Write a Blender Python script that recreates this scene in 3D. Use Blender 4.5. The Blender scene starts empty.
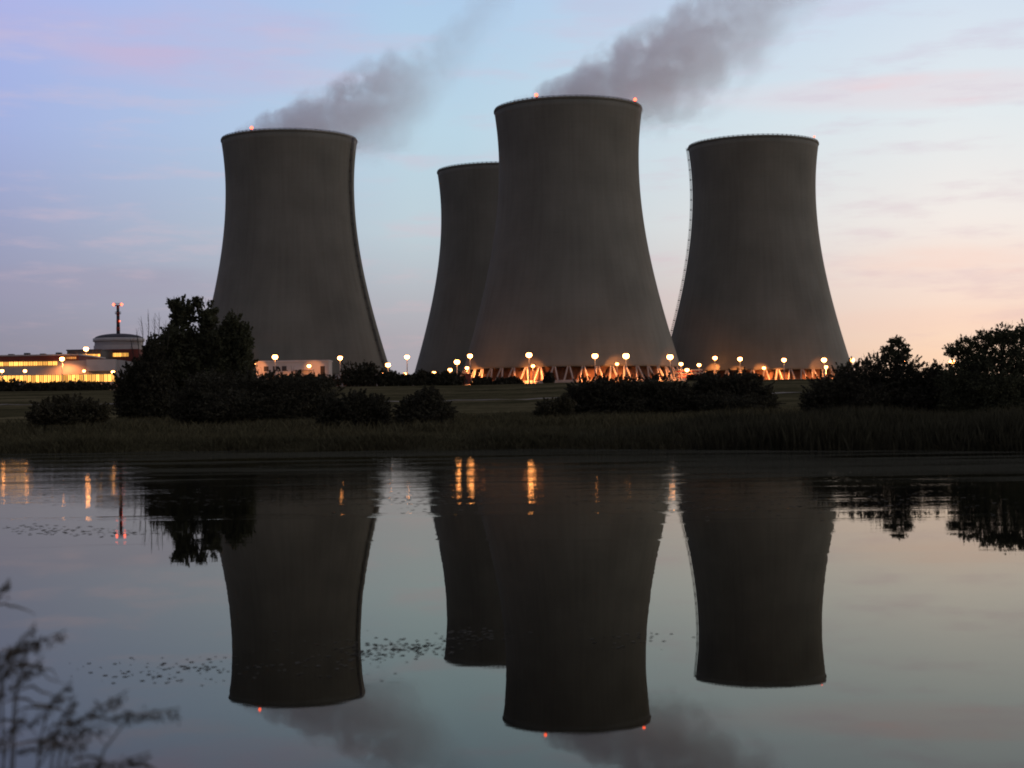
import bpy, math, random
import numpy as np
from mathutils import Vector, Matrix

R = math.radians
random.seed(7)
rng = np.random.default_rng(11)
scene = bpy.context.scene
COL = scene.collection

# ------------------------------------------------------------------ camera, world, sun, exposure
F = 1600.0            # focal length in pixels of a 1024 px wide picture
H0 = 411.8            # row of the horizon under the principal point
ROLL = R(0.82)
CAM_Z = 1.8
CA, SA = math.cos(ROLL), math.sin(ROLL)

cam_data = bpy.data.cameras.new("camera")
cam = bpy.data.objects.new("camera", cam_data)
COL.objects.link(cam)
cam_data.sensor_width = 36.0
cam_data.lens = 36.0 * F / 1024.0
cam_data.shift_y = (H0 - 384.0) / 1024.0
cam_data.clip_start = 0.1
cam_data.clip_end = 30000.0
right = Vector((CA, 0, -SA)); up = Vector((SA, 0, CA)); back = Vector((0, -1, 0))
cam.matrix_world = Matrix(((right.x, up.x, back.x, 0), (right.y, up.y, back.y, 0), (right.z, up.z, back.z, CAM_Z), (0, 0, 0, 1)))
cam_data.dof.use_dof = True
cam_data.dof.focus_distance = 700.0
cam_data.dof.aperture_fstop = 3.6
scene.camera = cam


def at(x, y, d):
    """World point seen at picture position (x, y) at distance d along the view."""
    u, v = (x - 512.0) / F, (H0 - y) / F
    return Vector((d * (u * CA + v * SA), d, CAM_Z + d * (-u * SA + v * CA)))


def lin(c):
    return tuple(((v / 255.0) / 12.92 if v / 255.0 <= 0.04045 else ((v / 255.0 + 0.055) / 1.055) ** 2.4) for v in c)


SUN_AZ = R(46.0)      # to the right of the view
SUN_EL = R(2.5)
world = bpy.data.worlds.new("World")
scene.world = world
world.use_nodes = True
wn, wl = world.node_tree.nodes, world.node_tree.links
wn.clear()


def N(nodes, t, **kw):
    n = nodes.new(t)
    for k, v in kw.items():
        setattr(n, k, v)
    return n


def mth(nodes, links, op, a, b=None, c=None, clamp=False):
    n = nodes.new("ShaderNodeMath")
    n.operation = op
    n.use_clamp = clamp
    for i, v in enumerate((a, b, c)):
        if v is None:
            continue
        if isinstance(v, (int, float)):
            n.inputs[i].default_value = v
        else:
            links.new(v, n.inputs[i])
    return n.outputs[0]


def mapr(nodes, links, v, a, b, c, d, smooth=True):
    n = nodes.new("ShaderNodeMapRange")
    n.interpolation_type = "SMOOTHSTEP" if smooth else "LINEAR"
    links.new(v, n.inputs[0])
    for i, q in enumerate((a, b, c, d)):
        n.inputs[i + 1].default_value = q
    return n.outputs[0]


def ramp(nodes, links, fac, stops):
    n = nodes.new("ShaderNodeValToRGB")
    e = n.color_ramp.elements
    while len(e) > 1:
        e.remove(e[-1])
    e[0].position, e[0].color = stops[0][0], tuple(stops[0][1]) + (1,)
    for p, c in stops[1:]:
        q = e.new(p)
        q.color = tuple(c) + (1,)
    links.new(fac, n.inputs[0])
    return n.outputs[0]


def mix(nodes, links, fac, a, b, mode="MIX"):
    n = nodes.new("ShaderNodeMix")
    n.data_type = "RGBA"
    n.blend_type = mode
    for sock, v in ((n.inputs[0], fac), (n.inputs[6], a), (n.inputs[7], b)):
        if isinstance(v, (int, float)):
            sock.default_value = v
        elif isinstance(v, tuple):
            sock.default_value = v + (1,) if len(v) == 3 else v
        else:
            links.new(v, sock)
    return n.outputs[2]


tc = N(wn, "ShaderNodeTexCoord")
sep = N(wn, "ShaderNodeSeparateXYZ")
wl.new(tc.outputs["Generated"], sep.inputs[0])
dx, dy, dz = sep.outputs
dzp = mth(wn, wl, "MAXIMUM", dz, 0.0)
az = mth(wn, wl, "ARCTAN2", dx, dy)
ZEN = [(0.45, lin((156, 160, 190))), (1.0, lin((140, 136, 152)))]
LEFT = [(0.0, lin((136, 132, 148))), (.045, lin((143, 141, 158))), (.07, lin((149, 149, 172))), (.113, lin((154, 160, 192))), (.173, lin((162, 176, 221))), (.25, lin((167, 180, 233)))] + ZEN
MID = [(0.0, lin((164, 158, 165))), (.045, lin((170, 166, 174))), (.07, lin((178, 180, 188))), (.113, lin((188, 204, 213))), (.173, lin((184, 210, 226))), (.25, lin((173, 201, 230)))] + ZEN
RIGHT = [(0.0, lin((250, 206, 168))), (.03, lin((250, 212, 182))), (.05, lin((246, 216, 196))), (.075, lin((244, 223, 211))), (.113, lin((240, 232, 227))), (.173, lin((224, 231, 235))), (.25, lin((206, 220, 236)))] + ZEN
cl_, cm_, cr_ = (ramp(wn, wl, dzp, s) for s in (LEFT, MID, RIGHT))
c1 = mix(wn, wl, mapr(wn, wl, az, -.31, -.06, 0, 1, False), cl_, cm_)
c2 = mix(wn, wl, mapr(wn, wl, az, -.03, .27, 0, 1, False), c1, cr_)
# thin evening cloud: two layers of streaks, stretched along the horizon
cmb = N(wn, "ShaderNodeCombineXYZ")
wl.new(mth(wn, wl, "MULTIPLY", az, 5.0), cmb.inputs[0])
wl.new(mth(wn, wl, "MULTIPLY", dz, 26.0), cmb.inputs[1])
nz = N(wn, "ShaderNodeTexNoise")
nz.inputs["Scale"].default_value = 1.0
nz.inputs["Detail"].default_value = 4.0
nz.inputs["Roughness"].default_value = .6
wl.new(cmb.outputs[0], nz.inputs["Vector"])
streak = mapr(wn, wl, nz.outputs["Fac"], .44, .66, 0, 1)


def bank(az0, el0, waz, wel, tilt=0.0):
    """soft elliptical mask in the sky for one cloud bank"""
    a = mth(wn, wl, "SUBTRACT", az, az0)
    e = mth(wn, wl, "SUBTRACT", dz, el0)
    e = mth(wn, wl, "SUBTRACT", e, mth(wn, wl, "MULTIPLY", a, tilt))
    a = mth(wn, wl, "DIVIDE", a, waz)
    e = mth(wn, wl, "DIVIDE", e, wel)
    q = mth(wn, wl, "ADD", mth(wn, wl, "MULTIPLY", a, a), mth(wn, wl, "MULTIPLY", e, e))
    return mapr(wn, wl, q, 0, 1, 1, 0)


c3 = c2
for b, colour, k, solid in (
        (bank(-.185, .222, .13, .034), lin((194, 180, 212)), .9, .3),
        (bank(-.33, .236, .10, .022), lin((196, 176, 208)), .6, .3),
        (bank(.25, .1875, .15, .013), lin((232, 206, 212)), 1.0, .35),
        (bank(.07, .25, .05, .02), lin((190, 190, 215)), .5, .5),
        (bank(-.25, .08, .16, .014), lin((158, 150, 172)), .5, .4),
        (bank(.28, .075, .12, .030), lin((245, 204, 190)), .5, .1),
        (bank(.26, .052, .10, .010), lin((244, 190, 172)), .6, .2)):
    s = mth(wn, wl, "ADD", mth(wn, wl, "MULTIPLY", streak, 1.0 - solid), solid)
    c3 = mix(wn, wl, mth(wn, wl, "MULTIPLY", mth(wn, wl, "MULTIPLY", b, s), k), c3, colour)
# faint overall unevenness of the evening haze
nz2 = N(wn, "ShaderNodeTexNoise")
nz2.inputs["Scale"].default_value = 2.3
nz2.inputs["Detail"].default_value = 5.0
nz2.inputs["Roughness"].default_value = .58
wl.new(cmb.outputs[0], nz2.inputs["Vector"])
soft = mapr(wn, wl, nz2.outputs["Fac"], .48, .70, 0, .34)
c3 = mix(wn, wl, soft, c3, ramp(wn, wl, dzp, [(0, lin((214, 170, 168))), (.10, lin((212, 186, 196))), (.25, lin((200, 190, 214)))]))
# dusk: the half of the sky away from the sunset is much darker
sdot = mth(wn, wl, "ADD", mth(wn, wl, "MULTIPLY", dx, math.sin(SUN_AZ)), mth(wn, wl, "MULTIPLY", dy, math.cos(SUN_AZ)))
dark = mapr(wn, wl, sdot, -.7, .5, .40, 1.0)
glow = mapr(wn, wl, sdot, .90, 1.0, 1.0, 2.6)
dark = mth(wn, wl, "MULTIPLY", dark, glow)
c4 = mix(wn, wl, 1.0, c3, (1, 1, 1), "MULTIPLY")
vm = N(wn, "ShaderNodeVectorMath", operation="SCALE")
wl.new(c4, vm.inputs[0])
wl.new(dark, vm.inputs["Scale"])
sky = N(wn, "ShaderNodeTexSky")
sky.sky_type = "NISHITA"
sky.sun_disc = False
sky.sun_elevation = SUN_EL
sky.sun_rotation = SUN_AZ
sky.air_density = 1.0
sky.dust_density = 1.0
bg1 = N(wn, "ShaderNodeBackground")
bg1.inputs[1].default_value = 1.02
wl.new(vm.outputs[0], bg1.inputs[0])
bg2 = N(wn, "ShaderNodeBackground")
bg2.inputs[1].default_value = 0.004
wl.new(sky.outputs[0], bg2.inputs[0])
addb = N(wn, "ShaderNodeAddShader")
wl.new(bg1.outputs[0], addb.inputs[0])
wl.new(bg2.outputs[0], addb.inputs[1])
wo = N(wn, "ShaderNodeOutputWorld")
wl.new(addb.outputs[0], wo.inputs[0])

sun_data = bpy.data.lights.new("sun", "SUN")
sun_data.energy = 0.28
sun_data.angle = R(12.0)
sun_data.color = (1.0, .72, .5)
sun = bpy.data.objects.new("sun", sun_data)
COL.objects.link(sun)
sdir = Vector((math.sin(SUN_AZ) * math.cos(SUN_EL), math.cos(SUN_AZ) * math.cos(SUN_EL), math.sin(SUN_EL)))
sun.rotation_euler = sdir.to_track_quat("Z", "Y").to_euler()
sun.location = (200, 200, 300)

vs = scene.view_settings
vs.view_transform = "Standard"
vs.look = "None"
vs.exposure = 0.0
vs.gamma = 1.0
vs.use_curve_mapping = False
cy = scene.cycles
scene.render.engine = "CYCLES"
cy.use_denoising = True
cy.max_bounces = 12
cy.diffuse_bounces = 2
cy.glossy_bounces = 3
cy.transmission_bounces = 2
cy.volume_bounces = 10
cy.sample_clamp_indirect = 4.0
cy.filter_width = 1.9
cy.volume_step_rate = 1.0

# ------------------------------------------------------------------ helpers
def tag(o, label=None, cat=None, group=None, kind=None):
    if label: o["label"] = label
    if cat: o["category"] = cat
    if group: o["group"] = group
    if kind: o["kind"] = kind
    return o


def empty(name, loc=(0, 0, 0), rz=0.0):
    o = bpy.data.objects.new(name, None)
    o.location = loc
    o.rotation_euler = (0, 0, rz)
    o.empty_display_size = 1.0
    COL.objects.link(o)
    return o


def obj(name, me, parent=None, loc=None, rz=0.0):
    o = bpy.data.objects.new(name, me)
    COL.objects.link(o)
    if parent is not None: o.parent = parent
    if loc is not None: o.location = loc
    if rz: o.rotation_euler = (0, 0, rz)
    return o


class MB:
    """collects shapes and builds them as one mesh"""
    def __init__(self):
        self.v, self.f = [], []

    def poly(self, verts, faces):
        n = len(self.v)
        self.v += [tuple(p) for p in verts]
        self.f += [tuple(i + n for i in q) for q in faces]

    def box(self, x0, x1, y0, y1, z0, z1, ch=0.0):
        if ch <= 0:
            v = [(x, y, z) for z in (z0, z1) for y in (y0, y1) for x in (x0, x1)]
            self.poly(v, [(0, 2, 3, 1), (4, 5, 7, 6), (0, 1, 5, 4), (2, 6, 7, 3), (0, 4, 6, 2), (1, 3, 7, 5)])
        else:
            o = [(x0 + ch, y0), (x1 - ch, y0), (x1, y0 + ch), (x1, y1 - ch), (x1 - ch, y1), (x0 + ch, y1), (x0, y1 - ch), (x0, y0 + ch)]
            v = [(a, b, z0) for a, b in o] + [(a, b, z1) for a, b in o]
            self.poly(v, [tuple(range(7, -1, -1)), tuple(range(8, 16))] + [(i, (i + 1) % 8, 8 + (i + 1) % 8, 8 + i) for i in range(8)])

    def tube(self, pts, radii, n=6, cap=True):
        rings = []
        pts = [Vector(p) for p in pts]
        for i, p in enumerate(pts):
            t = (pts[min(i + 1, len(pts) - 1)] - pts[max(i - 1, 0)]).normalized()
            a = t.cross(Vector((0, 1, 0)) if abs(t.y) < .9 else Vector((1, 0, 0))).normalized()
            b = t.cross(a)
            r = radii[i] if hasattr(radii, "__len__") else radii
            rings.append([p + (a * math.cos(2 * math.pi * k / n) + b * math.sin(2 * math.pi * k / n)) * r for k in range(n)])
        v = [q for ring in rings for q in ring]
        f = []
        for i in range(len(rings) - 1):
            for k in range(n):
                f.append((i * n + k, i * n + (k + 1) % n, (i + 1) * n + (k + 1) % n, (i + 1) * n + k))
        if cap:
            f.append(tuple(range(n - 1, -1, -1)))
            f.append(tuple((len(rings) - 1) * n + k for k in range(n)))
        self.poly(v, f)

    def lathe(self, prof, n=48, a0=0.0, a1=2 * math.pi, closed=False):
        full = abs(a1 - a0 - 2 * math.pi) < 1e-6
        m = n if full else n + 1
        v = []
        for r, z in prof:
            for k in range(m):
                a = a0 + (a1 - a0) * k / n
                v.append((r * math.cos(a), r * math.sin(a), z))
        f = []
        P = len(prof)
        for i in range(P if closed else P - 1):
            j = (i + 1) % P
            for k in range(n):
                k2 = (k + 1) % m
                f.append((i * m + k, i * m + k2, j * m + k2, j * m + k))
        self.poly(v, f)

    def ball(self, c, rx, ry, rz, n=12, m=8):
        prof = [(math.sin(math.pi * i / m), -math.cos(math.pi * i / m)) for i in range(m + 1)]
        v, f = [], []
        for r, z in prof:
            for k in range(n):
                a = 2 * math.pi * k / n
                v.append((c[0] + rx * r * math.cos(a), c[1] + ry * r * math.sin(a), c[2] + rz * z))
        for i in range(m):
            for k in range(n):
                f.append((i * n + k, i * n + (k + 1) % n, (i + 1) * n + (k + 1) % n, (i + 1) * n + k))
        self.poly(v, f)

    def mesh(self, name, mat, smooth=False):
        me = bpy.data.meshes.new(name)
        me.from_pydata(self.v, [], self.f)
        me.materials.append(mat)
        if smooth:
            me.polygons.foreach_set("use_smooth", [True] * len(me.polygons))
        me.update()
        return me

    def build(self, name, mat, parent=None, smooth=False, loc=None, rz=0.0):
        return obj(name, self.mesh(name, mat, smooth), parent, loc, rz)


def quads_mesh(name, V, mat):
    """V: (n,4,3) array of quads"""
    n = len(V)
    me = bpy.data.meshes.new(name)
    me.vertices.add(n * 4)
    me.vertices.foreach_set("co", V.reshape(-1).astype(np.float32))
    me.loops.add(n * 4)
    me.loops.foreach_set("vertex_index", np.arange(n * 4, dtype=np.int32))
    me.polygons.add(n)
    me.polygons.foreach_set("loop_start", np.arange(0, n * 4, 4, dtype=np.int32))
    me.polygons.foreach_set("loop_total", np.full(n, 4, dtype=np.int32))
    me.materials.append(mat)
    me.update(calc_edges=True)
    return me


# ------------------------------------------------------------------ materials
def mat_new(name):
    m = bpy.data.materials.new(name)
    m.use_nodes = True
    m.node_tree.nodes.clear()
    return m, m.node_tree.nodes, m.node_tree.links


def simple(name, col, rough=.8, spec=.2, var=.25, scale=.5, coord="Object", metallic=0.0, col2=None):
    m, n, l = mat_new(name)
    b = N(n, "ShaderNodeBsdfPrincipled")
    b.inputs["Roughness"].default_value = rough
    b.inputs["Specular IOR Level"].default_value = spec
    b.inputs["Metallic"].default_value = metallic
    t = N(n, "ShaderNodeTexCoord")
    z = N(n, "ShaderNodeTexNoise")
    z.inputs["Scale"].default_value = scale
    z.inputs["Detail"].default_value = 4
    l.new(t.outputs[coord], z.inputs["Vector"])
    f = mapr(n, l, z.outputs["Fac"], .3, .7, 0, 1)
    hi = col2 or tuple(min(1, c * (1 + var)) for c in col)
    l.new(mix(n, l, f, tuple(c * (1 - var) for c in col), hi), b.inputs["Base Color"])
    o = N(n, "ShaderNodeOutputMaterial")
    l.new(b.outputs[0], o.inputs[0])
    return m


def emitter(name, col, strength, var=0.0):
    m, n, l = mat_new(name)
    e = N(n, "ShaderNodeEmission")
    e.inputs[0].default_value = tuple(col) + (1,)
    e.inputs[1].default_value = strength
    if var:
        t = N(n, "ShaderNodeObjectInfo")
        l.new(mapr(n, l, t.outputs["Random"], 0, 1, strength * (1 - var), strength * (1 + var), False), e.inputs[1])
    o = N(n, "ShaderNodeOutputMaterial")
    l.new(e.outputs[0], o.inputs[0])
    return m


def concrete_mat(name, col):
    m, n, l = mat_new(name)
    b = N(n, "ShaderNodeBsdfPrincipled")
    b.inputs["Roughness"].default_value = .9
    b.inputs["Specular IOR Level"].default_value = .15
    t = N(n, "ShaderNodeTexCoord")
    s = N(n, "ShaderNodeSeparateXYZ")
    l.new(t.outputs["Object"], s.inputs[0])
    ang = mth(n, l, "ARCTAN2", s.outputs[1], s.outputs[0])
    c = N(n, "ShaderNodeCombineXYZ")
    l.new(mth(n, l, "MULTIPLY", ang, 9.0), c.inputs[0])
    l.new(mth(n, l, "MULTIPLY", s.outputs[2], .012), c.inputs[1])
    streaks = N(n, "ShaderNodeTexNoise")       # long run-off streaks down the shell
    streaks.inputs["Scale"].default_value = 2.2
    streaks.inputs["Detail"].default_value = 5
    l.new(c.outputs[0], streaks.inputs["Vector"])
    blot = N(n, "ShaderNodeTexNoise")
    blot.inputs["Scale"].default_value = .035
    blot.inputs["Detail"].default_value = 5
    l.new(t.outputs["Object"], blot.inputs["Vector"])
    # faint casting lifts, one ring every 1.5 m, and formwork joints
    lift = mth(n, l, "FRACT", mth(n, l, "MULTIPLY", s.outputs[2], 1 / 3.0))
    lift = mapr(n, l, lift, 0.0, .12, .93, 1.0)
    f = mth(n, l, "ADD", mth(n, l, "MULTIPLY", mapr(n, l, streaks.outputs["Fac"], .3, .7, 0, 1), .28), mth(n, l, "MULTIPLY", mapr(n, l, blot.outputs["Fac"], .3, .7, 0, 1), .72))
    base = mix(n, l, f, tuple(q * .82 for q in col), tuple(q * 1.16 for q in col))
    v = N(n, "ShaderNodeVectorMath", operation="SCALE")
    l.new(base, v.inputs[0])
    l.new(lift, v.inputs["Scale"])
    l.new(v.outputs[0], b.inputs["Base Color"])
    o = N(n, "ShaderNodeOutputMaterial")
    l.new(b.outputs[0], o.inputs[0])
    return m


M = {}
M["concrete"] = concrete_mat("tower_concrete", (.190, .180, .138))
M["concrete_dark"] = simple("leg_concrete", (.34, .31, .27), var=.15, scale=.3)
M["fill"] = simple("packing_brown", (.16, .09, .06), var=.3, scale=.3)
M["steel_dark"] = simple("dark_steel", (.05, .05, .05), rough=.6, var=.2)
M["steel_pole"] = simple("galvanised_pole", (.35, .34, .32), rough=.5, var=.1)
M["lamp"] = emitter("sodium_lamp", (1.0, .36, .10), 22.0)
M["lamp_low"] = emitter("small_sodium_lamp", (1.0, .36, .10), 17.0)
M["red_light"] = emitter("red_warning_lamp", (1.0, .12, .06), 5.0)
M["window_glow"] = emitter("lit_window", (1.0, .45, .09), 1.9, .6)
M["window_dim"] = emitter("dim_lit_window", (1.0, .36, .09), .9, .6)
M["wall_grey"] = simple("grey_cladding", (.44, .41, .38), var=.12, scale=.08)
M["wall_pale"] = simple("pale_render", (.55, .52, .47), var=.1, scale=.1)
M["wall_dark"] = simple("dark_cladding", (.12, .115, .11), var=.12, scale=.08)
M["wall_red"] = simple("red_brown_cladding", (.20, .06, .045), var=.2, scale=.08)
M["roof"] = simple("felt_roof", (.07, .07, .072), var=.2, scale=.1)
M["door"] = simple("dark_door", (.05, .045, .04), var=.1)
M["red_paint"] = simple("red_paint", (.35, .06, .04), var=.1)
M["white_paint"] = simple("white_paint", (.6, .58, .55), var=.1)
M["bark"] = simple("bark", (.05, .042, .03), var=.3, scale=2.0)


def leaf_mat(name, col):
    m, n, l = mat_new(name)
    d = N(n, "ShaderNodeBsdfDiffuse")
    tr = N(n, "ShaderNodeBsdfTranslucent")
    g = N(n, "ShaderNodeNewGeometry")
    c = ramp(n, l, g.outputs["Random Per Island"], [(0, tuple(q * .55 for q in col)), (.5, col), (1, tuple(q * 1.5 for q in col))])
    l.new(c, d.inputs[0])
    l.new(c, tr.inputs[0])
    mx = N(n, "ShaderNodeMixShader")
    mx.inputs[0].default_value = .2
    l.new(d.outputs[0], mx.inputs[1])
    l.new(tr.outputs[0], mx.inputs[2])
    o = N(n, "ShaderNodeOutputMaterial")
    l.new(mx.outputs[0], o.inputs[0])
    return m


M["leaf"] = leaf_mat("tree_leaf", (.075, .075, .042))
M["leaf_warm"] = leaf_mat("shrub_leaf", (.075, .066, .040))
M["leaf_dark"] = leaf_mat("dark_shrub_leaf", (.060, .055, .036))
M["blade"] = leaf_mat("grass_blade", (.078, .068, .036))
M["reed"] = leaf_mat("reed_blade", (.058, .052, .030))
M["reed_near"] = leaf_mat("dry_reed", (.085, .07, .048))
M["weed"] = leaf_mat("pond_weed", (.10, .095, .075))


def ground_mat():
    m, n, l = mat_new("meadow_ground")
    b = N(n, "ShaderNodeBsdfDiffuse")
    t = N(n, "ShaderNodeTexCoord")
    mp = N(n, "ShaderNodeMapping")
    mp.inputs["Scale"].default_value = (.02, .035, .05)
    l.new(t.outputs["Object"], mp.inputs[0])
    a = N(n, "ShaderNodeTexNoise")
    a.inputs["Scale"].default_value = 1.0
    a.inputs["Detail"].default_value = 7
    l.new(mp.outputs[0], a.inputs["Vector"])
    q = N(n, "ShaderNodeTexNoise")
    q.inputs["Scale"].default_value = .7
    q.inputs["Detail"].default_value = 5
    l.new(t.outputs["Object"], q.inputs["Vector"])
    f = mth(n, l, "ADD", mth(n, l, "MULTIPLY", a.outputs["Fac"], .65), mth(n, l, "MULTIPLY", q.outputs["Fac"], .35))
    c = ramp(n, l, f, [(.36, (.034, .032, .016)), (.5, (.072, .062, .030)), (.64, (.135, .112, .058))])
    l.new(c, b.inputs[0])
    o = N(n, "ShaderNodeOutputMaterial")
    l.new(b.outputs[0], o.inputs[0])
    return m


M["ground"] = ground_mat()
M["path"] = simple("gravel_path", (.16, .13, .085), var=.25, scale=1.0)


def water_mat():
    m, n, l = mat_new("pond_water")
    t = N(n, "ShaderNodeTexCoord")
    s = N(n, "ShaderNodeSeparateXYZ")
    l.new(t.outputs["Object"], s.inputs[0])
    # ripples: a breeze band towards the far bank, near water almost still
    far = N(n, "ShaderNodeTexNoise")
    far.inputs["Scale"].default_value = .07
    far.inputs["Detail"].default_value = 3
    mp0 = N(n, "ShaderNodeMapping")
    mp0.inputs["Scale"].default_value = (.6, 2.0, 1)
    l.new(t.outputs["Object"], mp0.inputs[0])
    l.new(mp0.outputs[0], far.inputs["Vector"])
    ywarp = mth(n, l, "ADD", s.outputs[1], mth(n, l, "MULTIPLY", mth(n, l, "SUBTRACT", far.outputs["Fac"], .5), 26.0))
    band = mapr(n, l, ywarp, 24.0, 44.0, 0.0, 1.0)
    mp = N(n, "ShaderNodeMapping")
    mp.inputs["Scale"].default_value = (1.0, 1.6, 1.0)
    l.new(t.outputs["Object"], mp.inputs[0])
    w1 = N(n, "ShaderNodeTexNoise")
    w1.inputs["Scale"].default_value = 2.4
    w1.inputs["Detail"].default_value = 3
    l.new(mp.outputs[0], w1.inputs["Vector"])
    w2 = N(n, "ShaderNodeTexNoise")
    w2.inputs["Scale"].default_value = .35
    w2.inputs["Detail"].default_value = 2
    l.new(mp.outputs[0], w2.inputs["Vector"])
    amp = mth(n, l, "ADD", mth(n, l, "MULTIPLY", band, .0038), .00012)
    paw = N(n, "ShaderNodeTexNoise")           # cat's-paws: long thin patches of livelier ripples
    paw.inputs["Scale"].default_value = 1.0
    paw.inputs["Detail"].default_value = 3
    mp2 = N(n, "ShaderNodeMapping")
    mp2.inputs["Scale"].default_value = (.05, .55, 1.0)
    l.new(t.outputs["Object"], mp2.inputs[0])
    l.new(mp2.outputs[0], paw.inputs["Vector"])
    pawm = mth(n, l, "MULTIPLY", mapr(n, l, paw.outputs["Fac"], .50, .64, 0, 1), mapr(n, l, ywarp, 16.0, 34.0, 0, .0034))
    amp = mth(n, l, "ADD", amp, pawm)
    hgt = mth(n, l, "ADD", mth(n, l, "MULTIPLY", w1.outputs["Fac"], amp), mth(n, l, "MULTIPLY", w2.outputs["Fac"], .0012))
    bp = N(n, "ShaderNodeBump")
    bp.inputs["Strength"].default_value = 1.0
    bp.inputs["Distance"].default_value = 1.0
    l.new(hgt, bp.inputs["Height"])
    fr = N(n, "ShaderNodeFresnel")
    fr.inputs["IOR"].default_value = 1.21
    l.new(bp.outputs[0], fr.inputs["Normal"])
    gl = N(n, "ShaderNodeBsdfGlossy")
    gl.inputs["Color"].default_value = (.86, .85, .76, 1)
    gl.inputs["Roughness"].default_value = .012
    l.new(bp.outputs[0], gl.inputs["Normal"])
    df = N(n, "ShaderNodeBsdfDiffuse")
    df.inputs["Color"].default_value = (.005, .005, .004, 1)
    # dull mats of weed and scum towards the far bank
    mp3 = N(n, "ShaderNodeMapping")
    mp3.inputs["Scale"].default_value = (.06, .30, 1.0)
    l.new(t.outputs["Object"], mp3.inputs[0])
    mat_n = N(n, "ShaderNodeTexNoise")
    mat_n.inputs["Scale"].default_value = 1.0
    mat_n.inputs["Detail"].default_value = 8
    mat_n.inputs["Roughness"].default_value = .68
    l.new(mp3.outputs[0], mat_n.inputs["Vector"])
    reach = mapr(n, l, mth(n, l, "ADD", s.outputs[1], mth(n, l, "MULTIPLY", s.outputs[0], .45)), 24.0, 50.0, -.20, .02)
    mats = mapr(n, l, mth(n, l, "ADD", mat_n.outputs["Fac"], reach), .43, .58, 0, .70)
    scum = N(n, "ShaderNodeBsdfDiffuse")
    scum.inputs["Color"].default_value = (.052, .050, .034, 1)
    mx = N(n, "ShaderNodeMixShader")
    l.new(fr.outputs[0], mx.inputs[0])
    l.new(df.outputs[0], mx.inputs[1])
    l.new(gl.outputs[0], mx.inputs[2])
    mw = N(n, "ShaderNodeMixShader")
    l.new(mats, mw.inputs[0])
    l.new(mx.outputs[0], mw.inputs[1])
    l.new(scum.outputs[0], mw.inputs[2])
    o = N(n, "ShaderNodeOutputMaterial")
    l.new(mw.outputs[0], o.inputs[0])
    return m


M["water"] = water_mat()

# ------------------------------------------------------------------ terrain
PLATEAU = 17.0


def sm(a, b, x):
    t = np.clip((x - a) / (b - a), 0, 1)
    return t * t * (3 - 2 * t)


_ph = rng.uniform(0, 6.28, (10,))


def wob(x, y):
    return (np.sin(x * .21 + _ph[0]) * np.sin(y * .17 + _ph[1]) * .5 + np.sin(x * .53 + _ph[2] + y * .11) * .3 + np.sin(x * 1.3 + _ph[3]) * np.sin(y * 1.1 + _ph[4]) * .2)


def shore(x):
    xc = np.clip(x, -40, 26)
    return 77 - .55 * xc - .012 * xc * xc + .5 * np.sin(x * .35 + 1.0) + .3 * np.sin(x * .9)


def ground_z(x, y):
    x = np.asarray(x, float); y = np.asarray(y, float)
    t = y - shore(x)
    z = np.interp(t, [-6, -1.5, 0, 1.2, 6, 30, 80, 170, 300, 480, 720, 800, 1e6],
                  [-1.4, -.5, 0, .38, .52, .72, 1.02, 1.55, 3.2, 8.2, 15.6, PLATEAU, PLATEAU])
    a = np.interp(t, [0, 4, 200, 600, 760], [.06, .10, .3, .25, 0])
    z = z + wob(x, y) * a * (t > 0)
    # near bank below the camera
    nb = sm(4.2, 2.6, y + .25 * np.sin(x * 1.3))
    z = np.where(y < 10, np.maximum(z, -1.4 + 1.62 * nb), z)
    # far ends of the pond
    side = sm(260, 330, np.abs(x))
    z = np.where(y < 80, z + side * 2.6, z)
    return z


def gz(x, y):
    return float(ground_z(x, y))


def axis(parts):
    out = []
    for a, b, n in parts:
        out += list(np.linspace(a, b, n, endpoint=False))
    out.append(parts[-1][1])
    return np.array(out)


gx = axis([(-9000, -1200, 14), (-1200, -300, 36), (-300, -60, 60), (-60, 60, 200), (60, 300, 60), (300, 1200, 36), (1200, 9000, 14)])
gy = axis([(-400, -10, 16), (-10, 10, 44), (10, 48, 16), (48, 100, 130), (100, 260, 100), (260, 900, 80), (900, 14000, 20)])
XX, YY = np.meshgrid(gx, gy)
ZZ = ground_z(XX, YY)
nx, ny = len(gx), len(gy)
V = np.stack([XX, YY, ZZ], -1).reshape(-1, 3)
ii, jj = np.meshgrid(np.arange(nx - 1), np.arange(ny - 1))
a_ = (jj * nx + ii).reshape(-1)
Fq = np.stack([a_, a_ + 1, a_ + nx + 1, a_ + nx], -1)
me = bpy.data.meshes.new("ground")
me.vertices.add(len(V)); me.vertices.foreach_set("co", V.reshape(-1).astype(np.float32))
me.loops.add(Fq.size); me.loops.foreach_set("vertex_index", Fq.reshape(-1).astype(np.int32))
me.polygons.add(len(Fq)); me.polygons.foreach_set("loop_start", np.arange(0, Fq.size, 4, dtype=np.int32))
me.polygons.foreach_set("loop_total", np.full(len(Fq), 4, dtype=np.int32))
me.polygons.foreach_set("use_smooth", np.ones(len(Fq), dtype=bool))
me.materials.append(M["ground"]); me.update(calc_edges=True)
tag(obj("ground", me), kind="structure")

mb = MB()
mb.poly([(-330, 1.5, 0), (330, 1.5, 0), (330, 105, 0), (-330, 105, 0)], [(0, 1, 2, 3)])
tag(mb.build("water", M["water"]), kind="structure")


def ground_hit(x, y, d0=40.0, d1=1500.0):
    """distance at which the sight line through (x, y) meets the ground"""
    d = d0
    while d < d1:
        p = at(x, y, d)
        if p.z <= gz(p.x, p.y):
            return d
        d += max(.4, d * .004)
    return None


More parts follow.
